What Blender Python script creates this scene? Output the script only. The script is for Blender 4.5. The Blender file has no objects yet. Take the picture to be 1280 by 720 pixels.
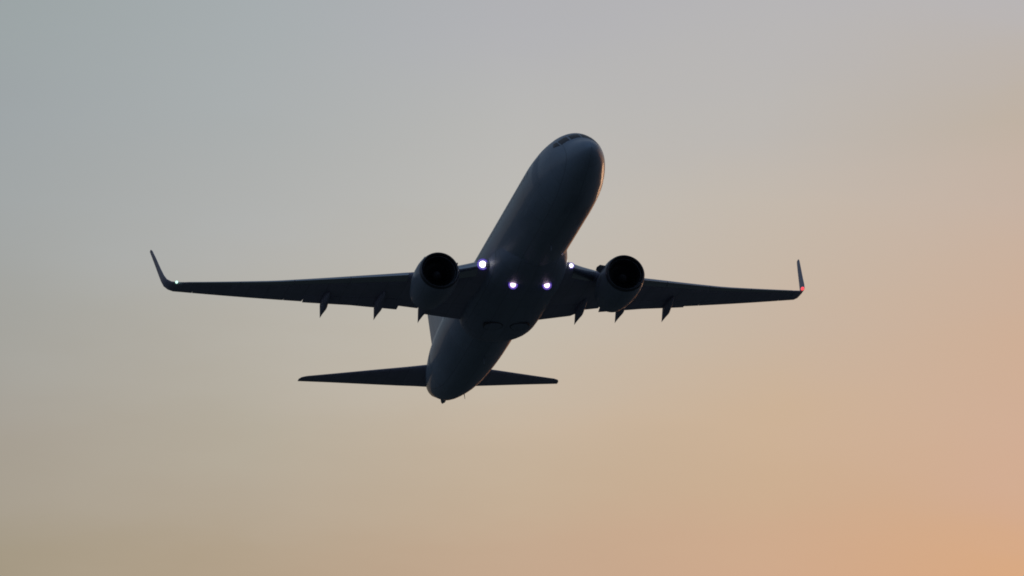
import bpy, bmesh, math, random
from mathutils import Matrix, Vector
R = math.radians
sc = bpy.context.scene
col = sc.collection

# ------------------------------------------------------------------ camera
ELEV = 8.0                                   # the long lens points 8 degrees up
cam = bpy.data.cameras.new('camera')
cam.sensor_width = 36.0
cam.lens = 36.0 * 8295.2 / 1280.0
cam.clip_start = 1.0
cam.clip_end = 60000.0
camo = bpy.data.objects.new('camera', cam)
camo.location = (0, 0, 1.7)
camo.rotation_euler = (R(90 + ELEV), 0, 0)
col.objects.link(camo)
sc.camera = camo

# ------------------------------------------------------------------ sky (dusk)
SUN_EL, SUN_AZ = 2.0, 16.0                   # just above the horizon, beyond the right edge of the frame
w = bpy.data.worlds.new('World')
sc.world = w
w.use_nodes = True
nt = w.node_tree
for n in list(nt.nodes):
    nt.nodes.remove(n)
N, LK = nt.nodes.new, nt.links.new


def s2l(c):
    return tuple(((v / 255) / 12.92 if v <= 10 else ((v / 255 + .055) / 1.055) ** 2.4) for v in c) + (1.0,)


def math_node(op, a, b=None):
    n = N('ShaderNodeMath')
    n.operation = op
    for i, v in enumerate((a, b)):
        if v is None:
            continue
        if isinstance(v, (int, float)):
            n.inputs[i].default_value = v
        else:
            LK(v, n.inputs[i])
    return n.outputs[0]


tc = N('ShaderNodeTexCoord')
sep = N('ShaderNodeSeparateXYZ')
LK(tc.outputs['Generated'], sep.inputs[0])
elev = math_node('MULTIPLY', math_node('ARCSINE', sep.outputs[2]), 180 / math.pi)
azim = math_node('MULTIPLY', math_node('ARCTAN2', sep.outputs[0], sep.outputs[1]), 180 / math.pi)
# uneven haze: a faint, very soft wobble of the colour bands
nz = N('ShaderNodeTexNoise')
nz.inputs['Scale'].default_value = 22.0
nz.inputs['Detail'].default_value = 5.0
nmap = N('ShaderNodeMapping')
nmap.inputs['Scale'].default_value = (1, 1, 3.2)     # haze lies in flat layers
LK(tc.outputs['Generated'], nmap.inputs[0])
LK(nmap.outputs[0], nz.inputs['Vector'])
wob = math_node('MULTIPLY', math_node('SUBTRACT', nz.outputs[0], .5), 1.0)
elev_w = math_node('ADD', elev, wob)
azim_w = math_node('ADD', azim, math_node('MULTIPLY', wob, 1.2))


def ramp(stops):
    """sky colour against elevation: -5 .. 45 degrees; stops are (elevation, sRGB)."""
    mr = N('ShaderNodeMapRange')
    mr.inputs['From Min'].default_value = -5
    mr.inputs['From Max'].default_value = 45
    LK(elev_w, mr.inputs['Value'])
    cr = N('ShaderNodeValToRGB')
    el = cr.color_ramp.elements
    while len(el) < len(stops):
        el.new(.5)
    for e, (h, c) in zip(el, stops):
        e.position = (h + 5) / 50
    for e, (h, c) in zip(el, stops):
        e.color = s2l(c)
    LK(mr.outputs[0], cr.inputs[0])
    return cr.outputs[0]


HIGH = [(20, (118, 128, 140)), (45, (84, 98, 118))]
BACKHIGH = [(20, (84, 96, 112)), (45, (78, 92, 112))]
# elevations: 5.52 (frame bottom), 6.76, 8.0, 9.24, 10.48 (frame top)
SKY_COLS = [
    (-50, [(-1, (92, 88, 86)), (5.5, (92, 96, 104)), (10.5, (84, 94, 106))] + BACKHIGH),
    (-14, [(-1, (120, 104, 88)), (5.5, (124, 124, 120)), (10.5, (116, 128, 136))] + HIGH),
    (-4.41, [(-1, (132, 108, 84)), (5.65, (162, 151, 131)), (6.2, (164, 156, 142)), (6.76, (165, 159, 149)), (7.62, (163, 163, 158)), (8.69, (161, 166, 167)), (9.52, (157, 164, 167)), (10.35, (155, 164, 166))] + HIGH),
    (-2.2, [(-1, (150, 112, 84)), (5.65, (176, 159, 137)), (6.2, (178, 166, 149)), (6.76, (178, 170, 155)), (7.62, (180, 176, 167)), (8.69, (174, 176, 175)), (9.52, (168, 173, 174)), (10.35, (165, 172, 175))] + HIGH),
    (0.0, [(-1, (172, 118, 84)), (5.65, (193, 166, 142)), (6.2, (193, 173, 150)), (6.76, (195, 178, 158)), (7.62, (193, 185, 172)), (8.69, (188, 186, 181)), (9.52, (182, 182, 181)), (10.35, (176, 177, 181))] + HIGH),
    (2.2, [(-1, (196, 122, 80)), (5.65, (204, 168, 140)), (6.2, (201, 172, 144)), (6.76, (202, 176, 150)), (7.62, (197, 179, 161)), (8.69, (193, 183, 172)), (9.52, (185, 182, 179)), (10.35, (181, 180, 182))] + HIGH),
    (4.41, [(-1, (214, 126, 78)), (5.65, (213, 167, 130)), (6.2, (208, 169, 142)), (6.76, (206, 172, 149)), (7.62, (203, 173, 150)), (8.69, (196, 177, 163)), (9.52, (188, 176, 163)), (10.35, (183, 180, 181))] + HIGH),
    (16, [(-1, (250, 146, 72)), (5.52, (240, 170, 110)), (10.48, (196, 172, 160))] + HIGH),
    (60, [(-1, (140, 100, 84)), (5.52, (138, 122, 114)), (10.48, (120, 120, 126))] + BACKHIGH),
]
BACK = [(-1, (82, 88, 100)), (5.5, (88, 100, 118)), (10.5, (90, 106, 126)), (20, (90, 108, 130)), (45, (86, 104, 128))]
cur = ramp(BACK)


def mix_at(a, b, x0, x1):
    mr = N('ShaderNodeMapRange')
    mr.inputs['From Min'].default_value = x0
    mr.inputs['From Max'].default_value = x1
    LK(azim_w, mr.inputs['Value'])
    mx = N('ShaderNodeMix')
    mx.data_type = 'RGBA'
    LK(mr.outputs[0], mx.inputs[0])
    LK(a, mx.inputs[6])
    LK(b, mx.inputs[7])
    return mx.outputs[2]


prev = -100.0
for az, st in SKY_COLS:
    cur = mix_at(cur, ramp(st), prev, az)
    prev = az
cur = mix_at(cur, ramp(BACK), prev, 120)
bg = N('ShaderNodeBackground')
LK(cur, bg.inputs[0])
bg.inputs[1].default_value = 1.0
sky = N('ShaderNodeTexSky')
sky.sky_type = 'NISHITA'
sky.sun_disc = False
sky.sun_elevation = R(SUN_EL)
sky.sun_rotation = R(SUN_AZ)
bg2 = N('ShaderNodeBackground')
LK(sky.outputs[0], bg2.inputs[0])
bg2.inputs[1].default_value = 0.002
add = N('ShaderNodeAddShader')
LK(bg.outputs[0], add.inputs[0])
LK(bg2.outputs[0], add.inputs[1])
out = N('ShaderNodeOutputWorld')
LK(add.outputs[0], out.inputs[0])

# ------------------------------------------------------------------ sun, exposure
sun = bpy.data.lights.new('sun', 'SUN')
sun.energy = 0.07
sun.angle = R(9)                           # veiled by thick haze on the horizon
sun.color = (1.0, .62, .38)
so = bpy.data.objects.new('sun', sun)
sdir = Vector((math.sin(R(SUN_AZ)) * math.cos(R(SUN_EL)), math.cos(R(SUN_AZ)) * math.cos(R(SUN_EL)), math.sin(R(SUN_EL))))
so.rotation_euler = sdir.to_track_quat('Z', 'Y').to_euler()
so.location = sdir * 900
col.objects.link(so)
vs = sc.view_settings
vs.view_transform = 'Standard'
vs.look = 'None'
vs.exposure = 0.0
vs.gamma = 1.0
vs.use_curve_mapping = False
sc.cycles.filter_width = 1.8                 # a soft long-lens picture
sc.cycles.use_denoising = True


# ------------------------------------------------------------------ materials
def mat(name, base, rough=.4, metal=0.0, dirt=.25, panel=0.0, coat=0.0, spec=.5):
    m = bpy.data.materials.new(name)
    m.use_nodes = True
    t = m.node_tree
    b = t.nodes['Principled BSDF']
    b.inputs['Roughness'].default_value = rough
    b.inputs['Metallic'].default_value = metal
    b.inputs['Coat Weight'].default_value = coat
    b.inputs['Specular IOR Level'].default_value = spec
    co = t.nodes.new('ShaderNodeTexCoord')
    no = t.nodes.new('ShaderNodeTexNoise')
    mp = t.nodes.new('ShaderNodeMapping')
    mp.inputs['Scale'].default_value = (.25, 1.3, 1.3)      # streaks run along the airflow
    t.links.new(co.outputs['Object'], mp.inputs[0])
    t.links.new(mp.outputs[0], no.inputs['Vector'])
    no.inputs['Scale'].default_value = 1.6
    no.inputs['Detail'].default_value = 6
    mx = t.nodes.new('ShaderNodeMix')
    mx.data_type = 'RGBA'
    mx.inputs[6].default_value = tuple(v * (1 - dirt) for v in base) + (1,)
    mx.inputs[7].default_value = tuple(min(1, v * (1 + dirt)) for v in base) + (1,)
    t.links.new(no.outputs[0], mx.inputs[0])
    last = mx.outputs[2]
    if panel:
        br = t.nodes.new('ShaderNodeTexBrick')
        br.inputs['Scale'].default_value = 1.0
        br.inputs['Brick Width'].default_value = 2.1
        br.inputs['Row Height'].default_value = .95
        br.inputs['Mortar Size'].default_value = .012
        br.inputs['Color1'].default_value = (1, 1, 1, 1)
        br.inputs['Color2'].default_value = (.9, .9, .9, 1)
        br.inputs['Mortar'].default_value = (1 - panel,) * 3 + (1,)
        t.links.new(co.outputs['Object'], br.inputs['Vector'])
        ml = t.nodes.new('ShaderNodeMix')
        ml.data_type = 'RGBA'
        ml.blend_type = 'MULTIPLY'
        ml.inputs[0].default_value = 1
        t.links.new(last, ml.inputs[6])
        t.links.new(br.outputs[0], ml.inputs[7])
        last = ml.outputs[2]
    t.links.new(last, b.inputs['Base Color'])
    return m


def glow(name, colour, strength):
    m = bpy.data.materials.new(name)
    m.use_nodes = True
    b = m.node_tree.nodes['Principled BSDF']
    b.inputs['Base Color'].default_value = (.3, .3, .3, 1)
    b.inputs['Emission Color'].default_value = tuple(colour) + (1,)
    b.inputs['Emission Strength'].default_value = strength
    return m


M_BODY = mat('blue grey fuselage paint', (.27, .32, .39), .5, 0, .14, .35, .25)
M_WING = mat('grey wing paint', (.36, .335, .42), .45, 0, .18, .4)
M_FAIR = mat('grey belly fairing paint', (.28, .31, .38), .45, 0, .2, .4)
M_FIN = mat('pale grey tail paint', (.52, .52, .55), .35, 0, .06, .2)
M_NAC = mat('dark nacelle paint', (.24, .265, .32), .45, 0, .1, .3, .3)
M_METAL = mat('polished aluminium', (.55, .55, .57), .24, 1.0, .05)
M_LIP = mat('brushed inlet metal', (.12, .12, .135), .45, 1.0, .05)
M_DARK = mat('dark duct lining', (.03, .03, .035), .6, 0, .1)
M_FAN = mat('titanium fan blades', (.05, .05, .055), .45, .8, .1)
M_HOT = mat('heat stained nozzle metal', (.16, .14, .12), .45, .9, .2)
M_GLASS = mat('cockpit glass', (.012, .013, .02), .35, 0, 0, 0, 0, .4)
M_RUBBER = mat('tyre rubber', (.06, .06, .065), .8, 0, .1)
M_SEAM = mat('door paint', (.245, .29, .355), .5, 0, .14)
M_LAMP = glow('lit landing lamp', (1.0, .7, .97), 2.2)
M_LAMP2 = glow('lit wing root lamp', (1.0, .98, 1.0), 3.0)
M_FRINGE = glow('violet bloom fringe', (.13, .05, .75), .45)  # violet lens bloom put into the bowl's own emission
M_GREEN = glow('green position lamp', (.6, 1.0, .85), 1.5)
M_RED = glow('red position lamp', (1.0, .06, .07), 1.6)
M_WARM = glow('dim wing inspection lamp', (.5, .55, .2), .16)

# ------------------------------------------------------------------ ground
gm = bpy.data.materials.new('dusk field')
gm.use_nodes = True
gb = gm.node_tree.nodes['Principled BSDF']
gn = gm.node_tree.nodes.new('ShaderNodeTexNoise')
gc = gm.node_tree.nodes.new('ShaderNodeTexCoord')
gr = gm.node_tree.nodes.new('ShaderNodeValToRGB')
gm.node_tree.links.new(gc.outputs['Object'], gn.inputs['Vector'])
gn.inputs['Scale'].default_value = .02
gn.inputs['Detail'].default_value = 10
gr.color_ramp.elements[0].color = (.06, .07, .055, 1)
gr.color_ramp.elements[1].color = (.11, .115, .10, 1)
gm.node_tree.links.new(gn.outputs[0], gr.inputs[0])
gm.node_tree.links.new(gr.outputs[0], gb.inputs['Base Color'])
gb.inputs['Roughness'].default_value = .95
bm = bmesh.new()
bmesh.ops.create_circle(bm, cap_ends=True, radius=30000, segments=96)
me = bpy.data.meshes.new('ground')
bm.to_mesh(me)
bm.free()
go = bpy.data.objects.new('ground', me)
me.materials.append(gm)
go['kind'] = 'structure'
col.objects.link(go)

# ------------------------------------------------------------------ the airliner
# body axes: x aft from the nose, y to the aircraft's right, z up; metres
root = bpy.data.objects.new('airliner', None)
root['label'] = 'dark blue-grey twin-engine jet airliner with upturned winglets climbing with four landing lights lit'
root['category'] = 'airplane'
root.empty_display_size = 3
col.objects.link(root)
BM = Matrix(((-0.21388483, -0.9745197, -0.06756205),
             (0.35598754, -0.01335086, -0.93439533),
             (0.90968464, -0.22390423, 0.34977242)))           # attitude seen from the camera: right, down, depth
T = Vector((-0.548184, -0.057818, 350.0))
e = R(ELEV)
C2W = Matrix(((1, 0, 0), (0, math.sin(e), math.cos(e)), (0, -math.cos(e), math.sin(e))))
rot = (C2W @ BM)
org = Vector((0, 0, 1.7)) + C2W @ (BM @ Vector((-20, 0, 0)) + T)
root.matrix_world = Matrix.Translation(org) @ rot.to_4x4()
NOSE = -0.95                                                    # x of the nose tip


def build(name, bm, m, parent, label=None, smooth=True, ang=35):
    bmesh.ops.remove_doubles(bm, verts=bm.verts, dist=1e-5)
    bmesh.ops.recalc_face_normals(bm, faces=bm.faces)
    me = bpy.data.meshes.new(name)
    bm.to_mesh(me)
    bm.free()
    if smooth:
        for p in me.polygons:
            p.use_smooth = True
        me.set_sharp_from_angle(angle=R(ang))
    me.materials.append(m)
    o = bpy.data.objects.new(name, me)
    o.parent = parent
    if label:
        o['label'] = label
    col.objects.link(o)
    return o


def lerp_table(tab, v):
    if v <= tab[0][0]:
        return tab[0][1]
    for (a, fa), (b, fb) in zip(tab, tab[1:]):
        if v <= b:
            return fa + (fb - fa) * (v - a) / (b - a)
    return tab[-1][1]


def smooth_table(tab, v):
    """cubic (Catmull-Rom, monotone enough) interpolation."""
    if v <= tab[0][0]:
        return tab[0][1]
    if v >= tab[-1][0]:
        return tab[-1][1]
    for i in range(len(tab) - 1):
        a, fa = tab[i]
        b, fb = tab[i + 1]
        if v <= b:
            d = (fb - fa) / (b - a)
            dp = d if i == 0 else (fa - tab[i - 1][1]) / (a - tab[i - 1][0])
            dn = d if i == len(tab) - 2 else (tab[i + 2][1] - fb) / (tab[i + 2][0] - b)
            m0 = 0 if dp * d <= 0 else 2 * dp * d / (dp + d)
            m1 = 0 if dn * d <= 0 else 2 * dn * d / (dn + d)
            if i == 0:
                m0 = d * 1.3
            t = (v - a) / (b - a)
            h = b - a
            return ((2 * t ** 3 - 3 * t * t + 1) * fa + (t ** 3 - 2 * t * t + t) * h * m0 + (-2 * t ** 3 + 3 * t * t) * fb + (t ** 3 - t * t) * h * m1)


def loft(bm, rings, cap0=True, cap1=True, ring_closed=False):
    vr = [[bm.verts.new(p) for p in r] for r in rings]
    if ring_closed:
        vr.append(vr[0])
        cap0 = cap1 = False
    n = len(vr[0])
    for a, b in zip(vr, vr[1:]):
        for i in range(n):
            bm.faces.new((a[i], a[(i + 1) % n], b[(i + 1) % n], b[i]))
    if cap0:
        bm.faces.new(vr[0][::-1])
    if cap1:
        bm.faces.new(vr[-1])


# ---- fuselage: stations from the nose (top, bottom, half width)
F_TOP = [(0, -.50), (.1, -.31), (.4, -.06), (.9, .22), (1.5, .52), (2.2, 1.03), (3.0, 1.45), (4.0, 1.72), (5.5, 1.91), (7.5, 2.0), (30, 2.0), (33, 1.95), (35, 1.84), (36.5, 1.6), (37.5, 1.25), (38.02, .92)]
F_BOT = [(0, -.50), (.1, -.70), (.4, -.94), (.9, -1.18), (1.5, -1.39), (2.2, -1.58), (3.0, -1.74), (4.0, -1.88), (5.5, -1.98), (7.5, -2.01), (26, -2.02), (28, -2.03), (30, -1.99), (32, -1.85), (34, -1.50), (35.5, -1.10), (36.8, -.53), (37.6, -.17), (38.02, .06)]
F_WID = [(0, 0), (.1, .21), (.4, .46), (.9, .72), (1.5, .96), (2.2, 1.19), (3.0, 1.41), (4.0, 1.62), (5.5, 1.81), (7.5, 1.88), (25, 1.88), (27, 1.86), (29, 1.79), (31, 1.66), (33, 1.44), (35, 1.14), (36.5, .86), (37.5, .62), (38.02, .44)]


def fus(s, th, off=0.0):
    """surface point: th 0 = top, 90 = right side, 180 = bottom."""
    t, b, wd = (smooth_table(x, s) for x in (F_TOP, F_BOT, F_WID))
    c = (t + b) / 2
    hh = (t - b) / 2
    a = R(th)
    return Vector((s + NOSE, (wd + off) * math.sin(a), c + (hh + off) * math.cos(a)))


bm = bmesh.new()
ss = [.004, .02, .05, .1, .17, .26, .4] + [.5 + .1 * i for i in range(71)] + [8 + i for i in range(17)] + [25 + .75 * i for i in range(17)] + [37.5, 37.8, 38.02]
loft(bm, [[fus(s, k * 2.5) for k in range(144)] for s in ss])
fuselage = build('fuselage', bm, M_BODY, root, ang=40)


def patch(bm, corners, off=.006, n=8, thick=.02, rim=True):
    """a panel lying on the skin: corners (s, th) in order."""
    (a, b, c, d) = corners
    top = []
    for i in range(n + 1):
        for j in range(n + 1):
            u, v = i / n, j / n
            s = (1 - u) * ((1 - v) * a[0] + v * d[0]) + u * ((1 - v) * b[0] + v * c[0])
            th = (1 - u) * ((1 - v) * a[1] + v * d[1]) + u * ((1 - v) * b[1] + v * c[1])
            top.append((bm.verts.new(fus(s, th, off)), bm.verts.new(fus(s, th, off - thick))))
    k = n + 1
    for i in range(n):
        for j in range(n):
            q = [i * k + j, (i + 1) * k + j, (i + 1) * k + j + 1, i * k + j + 1]
            bm.faces.new([top[x][0] for x in q])
            if rim:
                bm.faces.new([top[x][1] for x in q[::-1]])
    if not rim:                                     # flush panel: only its outer skin
        for q in top:
            bm.verts.remove(q[1])
        return
    edge = [i * k for i in range(k)] + [n * k + j for j in range(1, k)] + [i * k + n for i in range(n - 1, -1, -1)] + [j for j in range(n - 1, 0, -1)]
    for p, q in zip(edge, edge[1:] + edge[:1]):
        bm.faces.new((top[p][0], top[p][1], top[q][1], top[q][0]))


for sgn in (1, -1):
    for cs in ([(1.78, 2), (1.82, 30), (2.45, 26), (2.38, 2)],
               [(1.86, 34), (2.15, 56), (2.78, 48), (2.50, 29)],
               [(2.24, 58), (2.9, 63), (3.2, 51), (2.84, 49)]):
        bm = bmesh.new()
        patch(bm, [(s, th * sgn) for s, th in cs])
        build('cockpit_window', bm, M_GLASS, fuselage)
    # cabin doors
    for s0, s1 in ((4.6, 5.46), (32.3, 33.05)):
        bm = bmesh.new()
        patch(bm, [(s0, 62 * sgn), (s1, 62 * sgn), (s1, 112 * sgn), (s0, 112 * sgn)], .004, n=24, rim=False)
        build('cabin_door', bm, M_SEAM, fuselage)
    # nose gear door halves
    bm = bmesh.new()
    patch(bm, [(3.3, 179.4 * sgn), (5.4, 179.4 * sgn), (5.4, 168 * sgn), (3.3, 168 * sgn)], .004, n=24, rim=False)
    build('nose_gear_door', bm, M_SEAM, fuselage)

# passenger windows: one mesh per side, copied along the cabin
for sgn in (1, -1):
    bm = bmesh.new()
    ring = []
    for k in range(12):
        a = k * math.pi / 6
        dx, dt = .13 * math.cos(a), 5.2 * math.sin(a)
        ring.append((dx, dt))
    base = fus(12.0, 72 * sgn)
    o_ = [fus(12.0 + dx, (72 + dt) * sgn, .004) - base for dx, dt in ring]
    i_ = [fus(12.0 + dx, (72 + dt) * sgn, -.02) - base for dx, dt in ring]
    loft(bm, [i_, o_])
    win = build('passenger_window', bm, M_GLASS, fuselage)
    win.location = base
    for i in range(1, 35):
        s = 6.6 + i * .6
        c = win.copy()
        c.location = fus(s, 72 * sgn)
        col.objects.link(c)
    win.location = fus(6.6, 72 * sgn)

# cargo doors on the right side and blade antennas
for s0, s1 in ((8.4, 9.7), (27.0, 28.2)):
    bm = bmesh.new()
    patch(bm, [(s0, 112), (s1, 112), (s1, 142), (s0, 142)], .004, n=24, rim=False)
    build('cargo_door', bm, M_SEAM, fuselage)


def blade(p, dirv, length, chord, sweep, parent, name='antenna', m=None, half=.025):
    bm = bmesh.new()
    dirv = Vector(dirv).normalized()
    rings = []
    for f in (0, .5, 1):
        c = chord * (1 - .55 * f)
        side = Vector((1, 0, 0)).cross(dirv) * half * (1 - .5 * f)
        b = Vector(p) + dirv * length * f + Vector((sweep * f, 0, 0))
        rings.append([b + Vector((-c / 2, 0, 0)), b + side, b + Vector((c / 2, 0, 0)), b - side])
    loft(bm, rings)
    return build(name, bm, m or M_SEAM, parent, smooth=False)


blade(fus(9.6, 180, -.02), (0, 0, -1), .32, .36, .16, fuselage)
blade(fus(26.2, 182, -.02), (0, 0, -1), .34, .34, .16, fuselage)
blade(fus(33.2, 200, -.02), (0, -.2, -1), .26, .10, .12, fuselage, 'drain_mast')
blade(fus(36.6, 190, -.1), (0, 0, -1), .2, 1.1, .3, fuselage, 'tail_skid', M_FAIR, .22)

# exhaust of the auxiliary power unit at the tip of the tail cone
bm = bmesh.new()
cx, cz = 38.02 + NOSE, .36
for_r = [(-.05, .36), (.06, .33), (.06, .26), (0.01, .25)]
loft(bm, [[Vector((cx + dx, r * math.sin(k * math.pi / 12), cz + r * math.cos(k * math.pi / 12))) for k in range(24)] for dx, r in for_r])
build('tail_exhaust', bm, M_HOT, fuselage)


# ---- aerofoil pieces
def foil(f0, f1, n=14):
    fs = [f0 + (f1 - f0) * (1 - math.cos(math.pi * k / n)) / 2 for k in range(n + 1)]

    def yt(f):
        f = min(max(f, 0), 1)
        return 5 * (.2969 * math.sqrt(f) - .126 * f - .3516 * f * f + .2843 * f ** 3 - .1036 * f ** 4)

    def camb(f):
        return .018 * (1 - (2 * f - 1) ** 2)
    up = [(f, yt(f), camb(f)) for f in reversed(fs)]
    lo = [(f, -yt(f), camb(f)) for f in fs]
    if f0 == 0:
        lo = lo[1:]
    if f1 == 1:
        lo = lo[:-1]
    return up + lo


def section(le, te, y, z, tc, pts, side=1, nrm=(0, 1), defl=0.0, hinge=None, drop=0.0, aft=0.0, vert=False):
    ch = te - le
    r = []
    for f, t, cam_ in pts:
        x = le + f * ch
        h = (t * tc + cam_) * ch
        if hinge is not None:
            hx = le + hinge * ch
            dx, dh = x - hx, h
            x = hx + dx * math.cos(defl) + dh * math.sin(defl) + aft
            h = -dx * math.sin(defl) + dh * math.cos(defl) - drop
        if vert:
            r.append(Vector((x, (t * tc) * ch + y, z)))
        else:
            r.append(Vector((x, side * (y + nrm[0] * h), z + nrm[1] * h)))
    return r


W_LE = [(0, 12.7), (1.9, 13.75), (2.4, 14.2), (3.1, 14.85), (4.7, 16.08), (5.6, 16.55), (8, 17.75), (12.15, 19.95), (16.4, 21.85), (17, 22.2)]
W_TE = [(0, 21.8), (4.346, 21.6), (4.354, 21.2), (5.446, 21.15), (5.454, 21.45), (8, 21.7), (10.3, 22.2), (17, 23.45)]
W_TC = [(0, .15), (5, .125), (17, .10)]


def zw(y):
    return -1.25 + y * .1 + .0022 * max(0, y - 4) ** 2


FLAPS = [(2.0, 4.35, .74, 6, .04, .14), (5.45, 10.35, .72, 6, .04, .14)]     # y0, y1, hinge, deflection, drop, aft
AIL = (11.3, 16.0, .76)


def wing(side, label):
    # main box, cut back ahead of the movable surfaces and behind the slats
    def cut(y):
        for y0, y1, h, *_ in FLAPS:
            if y0 <= y <= y1:
                return h
        if AIL[0] <= y <= AIL[2 - 1]:
            return AIL[2]
        return 1.0
    ys = sorted({0.2, 1.2, 1.9, 2.4, 3.1, 3.8, 4.7, 5.0, 5.6, 6.3, 7, 8, 9, 10, 11, 12.15, 13, 14, 15, 16.4, 16.6})
    brk = [2.0, 4.35, 5.45, 10.35, 11.3, 16.0]
    seq = []
    for y in ys:
        seq.append((y, None))
    for b in brk:
        seq += [(b - .004, None), (b + .004, None)]
    seq.sort()
    bm = bmesh.new()
    rings = []
    for y, _ in seq:
        pts = foil(0.0, .9999 if cut(y) == 1 else cut(y))
        rings.append(section(lerp_table(W_LE, y), lerp_table(W_TE, y), y, zw(y), lerp_table(W_TC, y), pts, side))
    loft(bm, rings)
    wg = build('wing', bm, M_WING, root, label)
    # polished leading edge slats, sitting just proud of the box
    for y0, y1 in ((2.55, 4.0), (5.75, 8.5), (8.54, 11.2), (11.24, 13.8), (13.84, 16.3)):
        bm = bmesh.new()
        rings = []
        for k in range(5):
            y = y0 + (y1 - y0) * k / 4
            rings.append([p + Vector((-.03, 0, -.012)) for p in section(lerp_table(W_LE, y), lerp_table(W_TE, y), y, zw(y), lerp_table(W_TC, y) * 1.03, foil(0, .095, 10), side)])
        loft(bm, rings)
        build('slat', bm, M_METAL, wg)
    for y0, y1, h, df, dr, af in FLAPS:
        bm = bmesh.new()
        rings = []
        for k in range(7):
            y = y0 + .02 + (y1 - y0 - .01) * k / 6
            rings.append(section(lerp_table(W_LE, y), lerp_table(W_TE, y) - .32, y, zw(y), lerp_table(W_TC, y), foil(h - .02, .9999, 10), side, hinge=h, defl=R(df), drop=dr, aft=af))
        loft(bm, rings)
        build('flap', bm, M_WING, wg)
    bm = bmesh.new()
    rings = []
    for k in range(6):
        y = AIL[0] + .02 + (AIL[1] - AIL[0] - .04) * k / 5
        rings.append(section(lerp_table(W_LE, y), lerp_table(W_TE, y), y, zw(y), lerp_table(W_TC, y), foil(AIL[2] + .006, .9999, 10), side))
    loft(bm, rings)
    build('aileron', bm, M_WING, wg)
    # blended winglet
    bm = bmesh.new()
    W = [(16.6, zw(16.6), 21.95, 23.38, .10), (16.95, zw(16.95) + .02, 22.14, 23.5, .10), (17.2, .98, 22.42, 23.62, .095), (17.38, 1.22, 22.72, 23.78, .09), (17.47, 1.55, 23.02, 23.95, .085),
         (17.55, 2.1, 23.45, 24.25, .08), (17.66, 2.9, 24.02, 24.68, .08), (17.75, 3.5, 24.48, 25.0, .08), (17.78, 3.66, 24.72, 25.06, .06)]
    rings = []
    for i, (y, z, le, te, tcv) in enumerate(W):
        a = W[max(0, i - 1)]
        b = W[min(len(W) - 1, i + 1)]
        d = Vector((b[0] - a[0], b[1] - a[1])).normalized()
        pts = [(f, t, 0.0 if i > 2 else c * .6) for f, t, c in foil(0, .9999)]
        rings.append(section(le, te, y, z, tcv, pts, side, nrm=(-d.y, d.x)))
    loft(bm, rings)
    wl = build('winglet', bm, M_WING, wg)
    # flap track fairings: long pods that droop with the flaps
    for y, x0, x1, wd in ((4.25, 18.6, 21.8, .24), (6.55, 18.8, 22.1, .25), (9.3, 19.9, 22.75, .22)):
        bm = bmesh.new()
        rings = []
        for k in range(15):
            f = k / 14
            x = x0 + (x1 - x0) * f
            prof = max(.02, min(math.sin(math.pi * f * .62) ** .6 if f > 0 else 0, (1 - f) / .42))
            zt = zw(y) - .12 - .02 * f
            zc = zt - .10 - .34 * max(0, (f - .45) / .55) ** 1.4
            r = wd * prof
            h = .33 * prof
            rings.append([Vector((x, side * (y + r * math.sin(a_ * math.pi / 8)), zc + h * math.cos(a_ * math.pi / 8))) for a_ in range(16)])
        loft(bm, rings)
        build('flap_fairing', bm, M_WING, wg)
    return wg, wl


wing_r, wl_r = wing(1, None)
wing_l, wl_l = wing(-1, None)


def ball(c, r, stretch=(1, 1, 1), seg=20, rings=12):
    bm = bmesh.new()
    bmesh.ops.create_uvsphere(bm, u_segments=seg, v_segments=rings, radius=1)
    for v in bm.verts:
        v.co = Vector((c[0] + v.co.x * r * stretch[0], c[1] + v.co.y * r * stretch[1], c[2] + v.co.z * r * stretch[2]))
    return bm


# position lamps at the wing tips
build('position_light', ball((22.02, 17.0, zw(16.9) - .01), .07, (1.4, 1, 1)), M_GREEN, wing_r, 'green position light at the wing tip')
build('position_light', ball((22.22, -17.12, zw(17) + .17), .085, (1.6, 1, 1)), M_RED, wing_l, 'red position light at the wing tip')

# ---- belly fairing
B_ST = [(11.2, 1.2, -1.9, .9), (12.0, 1.62, -2.07, 1.0), (13.0, 1.9, -2.2, 1.1), (14.2, 2.08, -2.29, 1.2), (16, 2.16, -2.34, 1.25), (18, 2.16, -2.36, 1.25), (20, 2.15, -2.36, 1.25), (21.1, 2.12, -2.34, 1.2), (21.9, 1.98, -2.27, 1.1), (22.5, 1.72, -2.14, 1.0), (23.1, 1.3, -1.95, .8)]


def fair(x, th):
    wd, zb = (smooth_table([(q[0], q[i]) for q in B_ST], x) for i in (1, 2))
    a = R(th)
    c, s = math.cos(a), math.sin(a)
    pw = .72
    zc = -.75
    return Vector((x, wd * math.copysign(abs(s) ** pw, s), zc + ((zb - zc) if c < 0 else -.55) * -math.copysign(abs(c) ** pw, c) * (1 if c < 0 else -1) * (1 if c < 0 else 1)))


bm = bmesh.new()
rings = []
for k in range(30):
    x = 11.2 + 11.9 * k / 29
    rings.append([fair(x, j * 360 / 48) for j in range(48)])
loft(bm, rings)
belly = build('belly_fairing', bm, M_FAIR, root)
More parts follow.
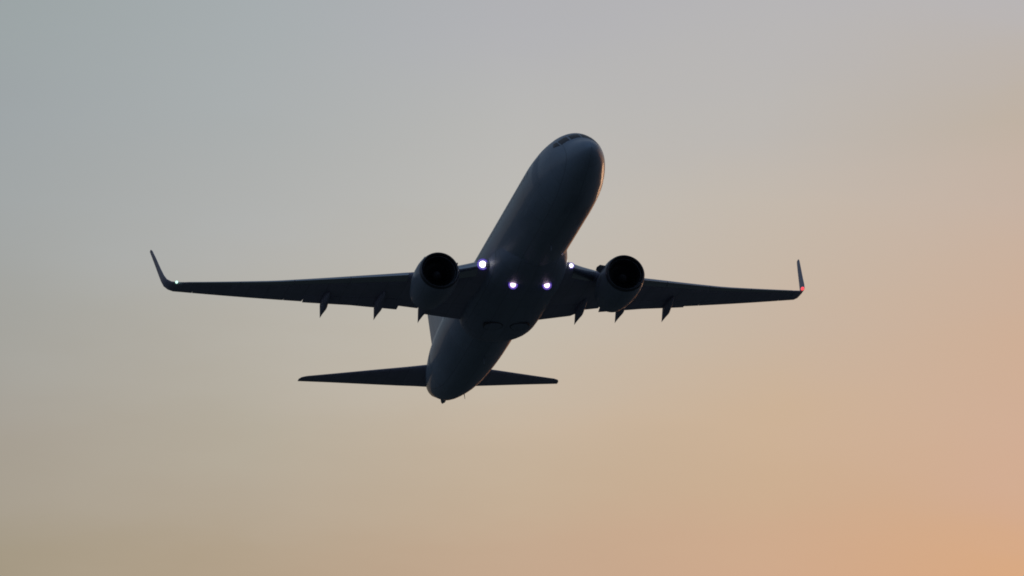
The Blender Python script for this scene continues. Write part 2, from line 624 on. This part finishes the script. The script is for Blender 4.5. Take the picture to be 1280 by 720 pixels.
# retracted main wheels lie open in the belly: tyre and hub cap show
for sgn in (1, -1):
    bm = bmesh.new()
    rr = [(.53, -2.2), (.53, -2.36), (.51, -2.385), (.45, -2.39), (.34, -2.39), (.33, -2.2)]
    loft(bm, [[Vector((19.6 + r * math.cos(k * math.pi / 18), sgn * .72 + r * math.sin(k * math.pi / 18), z)) for k in range(36)] for r, z in rr])
    wh = build('wheel', bm, M_RUBBER, belly)
    bm = bmesh.new()
    rr = [(.48, -2.2), (.48, -2.39), (.44, -2.398), (.1, -2.40)]
    loft(bm, [[Vector((19.6 + r * math.cos(k * math.pi / 18), sgn * .72 + r * math.sin(k * math.pi / 18), z)) for k in range(36)] for r, z in rr])
    build('hub_cap', bm, M_FAIR, belly)


# ---- engines
def revolve(prof, cy, cz, flat=1.0, seg=48, squash=None, tube=False):
    bm = bmesh.new()
    rings = []
    for x, r in prof:
        ring = []
        for k in range(seg):
            a = 2 * math.pi * k / seg
            dy, dz = r * math.sin(a), r * math.cos(a)
            if squash and dz < 0:
                dz *= squash(x)
            ring.append(Vector((x, cy + dy, cz + dz)))
        rings.append(ring)
    loft(bm, rings, ring_closed=tube)
    return bm


EX, EY, EZ = 12.9, 4.93, -1.86
for side in (1, -1):
    cy = side * EY
    sq = lambda x: .93 + .07 * min(1, max(0, (x - EX) / 2.2))
    nac = [(EX + .18, 1.045), (EX + .45, 1.10), (EX + .9, 1.13), (EX + 1.5, 1.13), (EX + 2.2, 1.08), (EX + 2.9, .98), (EX + 3.5, .87), (EX + 3.5, .82), (EX + 2.6, .86),
           (EX + 1.3, .86), (EX + 1.2, .80), (EX + .75, .79), (EX + .22, .86)]
    eng = build('engine', revolve(nac, cy, EZ, squash=sq, tube=True), M_NAC, root, ang=30)
    lip = [(EX + .215, .865), (EX + .1, .89), (EX + .02, .93), (EX, .965), (EX + .03, 1.0), (EX + .1, 1.03), (EX + .178, 1.047), (EX + .178, 1.02), (EX + .215, .9)]
    build('inlet_lip', revolve(lip, cy, EZ, squash=sq, tube=True), M_LIP, eng, ang=60)
    duct = [(EX + .225, .85), (EX + .75, .782), (EX + 1.11, .778), (EX + 1.11, .77), (EX + .75, .772), (EX + .225, .838)]
    build('inlet_duct', revolve(duct, cy, EZ, squash=sq, tube=True), M_DARK, eng)
    # fan blades and spinner
    bm = bmesh.new()
    for k in range(24):
        a = 2 * math.pi * k / 24
        pr = []
        for r, tw, ch in ((.24, 20, .16), (.5, 42, .2), (.775, 60, .22)):
            for q in (-1, 1):
                da = q * ch * math.sin(R(tw)) / r / 1.6
                dx = q * ch * math.cos(R(tw)) * .6
                pr.append((EX + .82 + dx, r, a + da))
        P = [Vector((x, cy + r * math.sin(b), EZ + r * math.cos(b))) for x, r, b in pr]
        P2 = [p + Vector((.018, 0, 0)) for p in P]
        v1 = [bm.verts.new(p) for p in P]
        v2 = [bm.verts.new(p) for p in P2]
        for v, fl in ((v1, False), (v2, True)):
            for i in (0, 2):
                q = [v[i], v[i + 1], v[i + 3], v[i + 2]]
                bm.faces.new(q[::-1] if fl else q)
        lp = [0, 1, 3, 5, 4, 2]
        for i, j in zip(lp, lp[1:] + lp[:1]):
            bm.faces.new((v1[i], v1[j], v2[j], v2[i]))
    build('fan', bm, M_FAN, eng, smooth=False)
    build('spinner', revolve([(EX + .42, .004), (EX + .46, .06), (EX + .6, .16), (EX + .78, .25), (EX + .95, .26)], cy, EZ, seg=32), M_DARK, eng)
    build('fan_duct', revolve([(EX + 1.12, .785), (EX + 1.28, .785)], cy, EZ, seg=40), M_DARK, eng, smooth=False)
    core = [(EX + 2.4, .55), (EX + 3.4, .58), (EX + 4.0, .5), (EX + 4.4, .42), (EX + 4.4, .38), (EX + 3.6, .36)]
    build('exhaust_nozzle', revolve(core, cy, EZ, seg=40, tube=True), M_HOT, eng)
    build('exhaust_cone', revolve([(EX + 3.7, .24), (EX + 4.4, .2), (EX + 4.9, .03)], cy, EZ, seg=28), M_HOT, eng)
    # pylon up to the wing
    bm = bmesh.new()
    rings = []
    for f in (0, .33, .66, 1):
        zt = EZ + .75 + f * 1.0
        x0 = EX + 1.0 + 2.0 * f ** 1.3
        x1 = EX + 5.0 + .6 * f
        wd = .17
        ring = []
        for q in range(9):
            g = q / 8
            ring.append(Vector((x0 + (x1 - x0) * g, cy + wd * math.sin(math.pi * g ** .7) + .01, zt)))
        for q in range(7, 0, -1):
            g = q / 8
            ring.append(Vector((x0 + (x1 - x0) * g, cy - wd * math.sin(math.pi * g ** .7) - .01, zt)))
        rings.append(ring)
    loft(bm, rings)
    build('pylon', bm, M_NAC, eng)
    # strake: a fin on the inboard shoulder of the nacelle
    bm = bmesh.new()
    d = Vector((0, -side * math.cos(R(32)), math.sin(R(32))))
    nrm = Vector((0, -d.z, d.y))
    c0 = Vector((0, cy, EZ))
    rings = []
    for x, h in ((EX + .55, .02), (EX + .75, .26), (EX + 1.2, .34), (EX + 1.55, .30), (EX + 1.6, .02)):
        a = c0 + Vector((x, 0, 0)) + d * 1.06
        b = c0 + Vector((x, 0, 0)) + d * (1.1 + h)
        rings.append([a + nrm * .02, b + nrm * .012, b - nrm * .012, a - nrm * .02])
    loft(bm, rings)
    build('strake', bm, M_NAC, eng, smooth=False)

# ---- tail
for side in (1, -1):
    S = [(.3, 33.75, 37.35, .70), (1.0, 34.15, 37.5, .79), (2.0, 34.8, 37.72, .90), (3.5, 35.72, 38.02, 1.07), (5.5, 36.95, 38.4, 1.29), (7.0, 37.85, 38.7, 1.45), (7.25, 38.1, 38.76, 1.48), (7.35, 38.4, 38.78, 1.49)]
    H = .68
    bm = bmesh.new()
    loft(bm, [section(le, te, y, z, .10 if y < 7.2 else .06, [(f, t, 0) for f, t, c in foil(0, H)], side) for y, le, te, z in S])
    tp = build('tailplane', bm, M_WING, root)
    bm = bmesh.new()
    loft(bm, [section(le, te, y, z, .10 if y < 7.2 else .06, [(f, t, 0) for f, t, c in foil(H + .008, .9999, 8)], side) for y, le, te, z in S])
    build('elevator', bm, M_WING, tp)

V = [(1.5, 29.4, 36.65), (2.3, 30.7, 36.95), (3.2, 31.95, 37.2), (5, 33.85, 37.7), (7, 35.85, 38.25), (8.0, 36.8, 38.5), (8.3, 37.1, 38.6), (8.45, 37.45, 38.62)]
bm = bmesh.new()
loft(bm, [section(le, te, 0, z, .09 if z < 8.4 else .05, [(f, t, 0) for f, t, c in foil(0, .70)], vert=True) for z, le, te in V])
fin = build('fin', bm, M_FIN, root, 'pale upright tail fin')
bm = bmesh.new()
loft(bm, [section(le, te, 0, z, .09 if z < 8.4 else .05, [(f, t, 0) for f, t, c in foil(.708, .9999, 8)], vert=True) for z, le, te in V[1:]])
build('rudder', bm, M_FIN, fin)
# dorsal fillet ahead of the fin
bm = bmesh.new()
rings = []
for k in range(8):
    f = k / 7
    x = 26.5 + 5.0 * f
    h = .05 + 1.25 * f ** 1.8
    ww = .10 + .12 * f
    rings.append([Vector((x, ww * math.cos(a * math.pi / 8), 1.85 + h * math.sin(a * math.pi / 8))) for a in range(9)])
loft(bm, rings)
build('dorsal_fillet', bm, M_FIN, fin)


# ---- landing lights
def lamp(p, r, axis, lens_mat, parent):
    """a glowing lens in a bowl whose violet glow imitates lens bloom, facing along axis."""
    axis = Vector(axis).normalized()
    q = axis.to_track_quat('Z', 'Y').to_matrix()
    p = Vector(p)

    def lathe(prof):
        bm = bmesh.new()
        loft(bm, [[p + q @ Vector((rr * math.cos(k * math.pi / 14), rr * math.sin(k * math.pi / 14), h)) for k in range(28)] for rr, h in prof])
        return bm
    h = build('landing_light', lathe([(r * .8, -.2), (r * 1.5, -.08), (r * 1.72, .02), (r * 1.6, .035), (r * 1.02, .0)]), M_FRINGE, parent)
    build('lens', lathe([(r * .98, -.01), (r * .98, .03), (r * .8, .06), (r * .35, .085)]), lens_mat, h)
    return h


FWD = (-.97, 0, -.2)
for sgn, ll in ((1, 'white landing light at the wing root'), (-1, 'white landing light at the wing root')):
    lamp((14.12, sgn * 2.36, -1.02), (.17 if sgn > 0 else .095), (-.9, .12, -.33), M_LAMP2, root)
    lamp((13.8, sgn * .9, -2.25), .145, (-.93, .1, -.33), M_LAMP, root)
# added glowing blob: landing light spill glinting on the left wing root
M_SIDE = glow('wing root light spill', (1.0, .93, .85), .9)
h = build('root_spill_glint', ball((13.72, -1.98, -.92), .12, (.8, .8, 1.3)), M_SIDE, root)
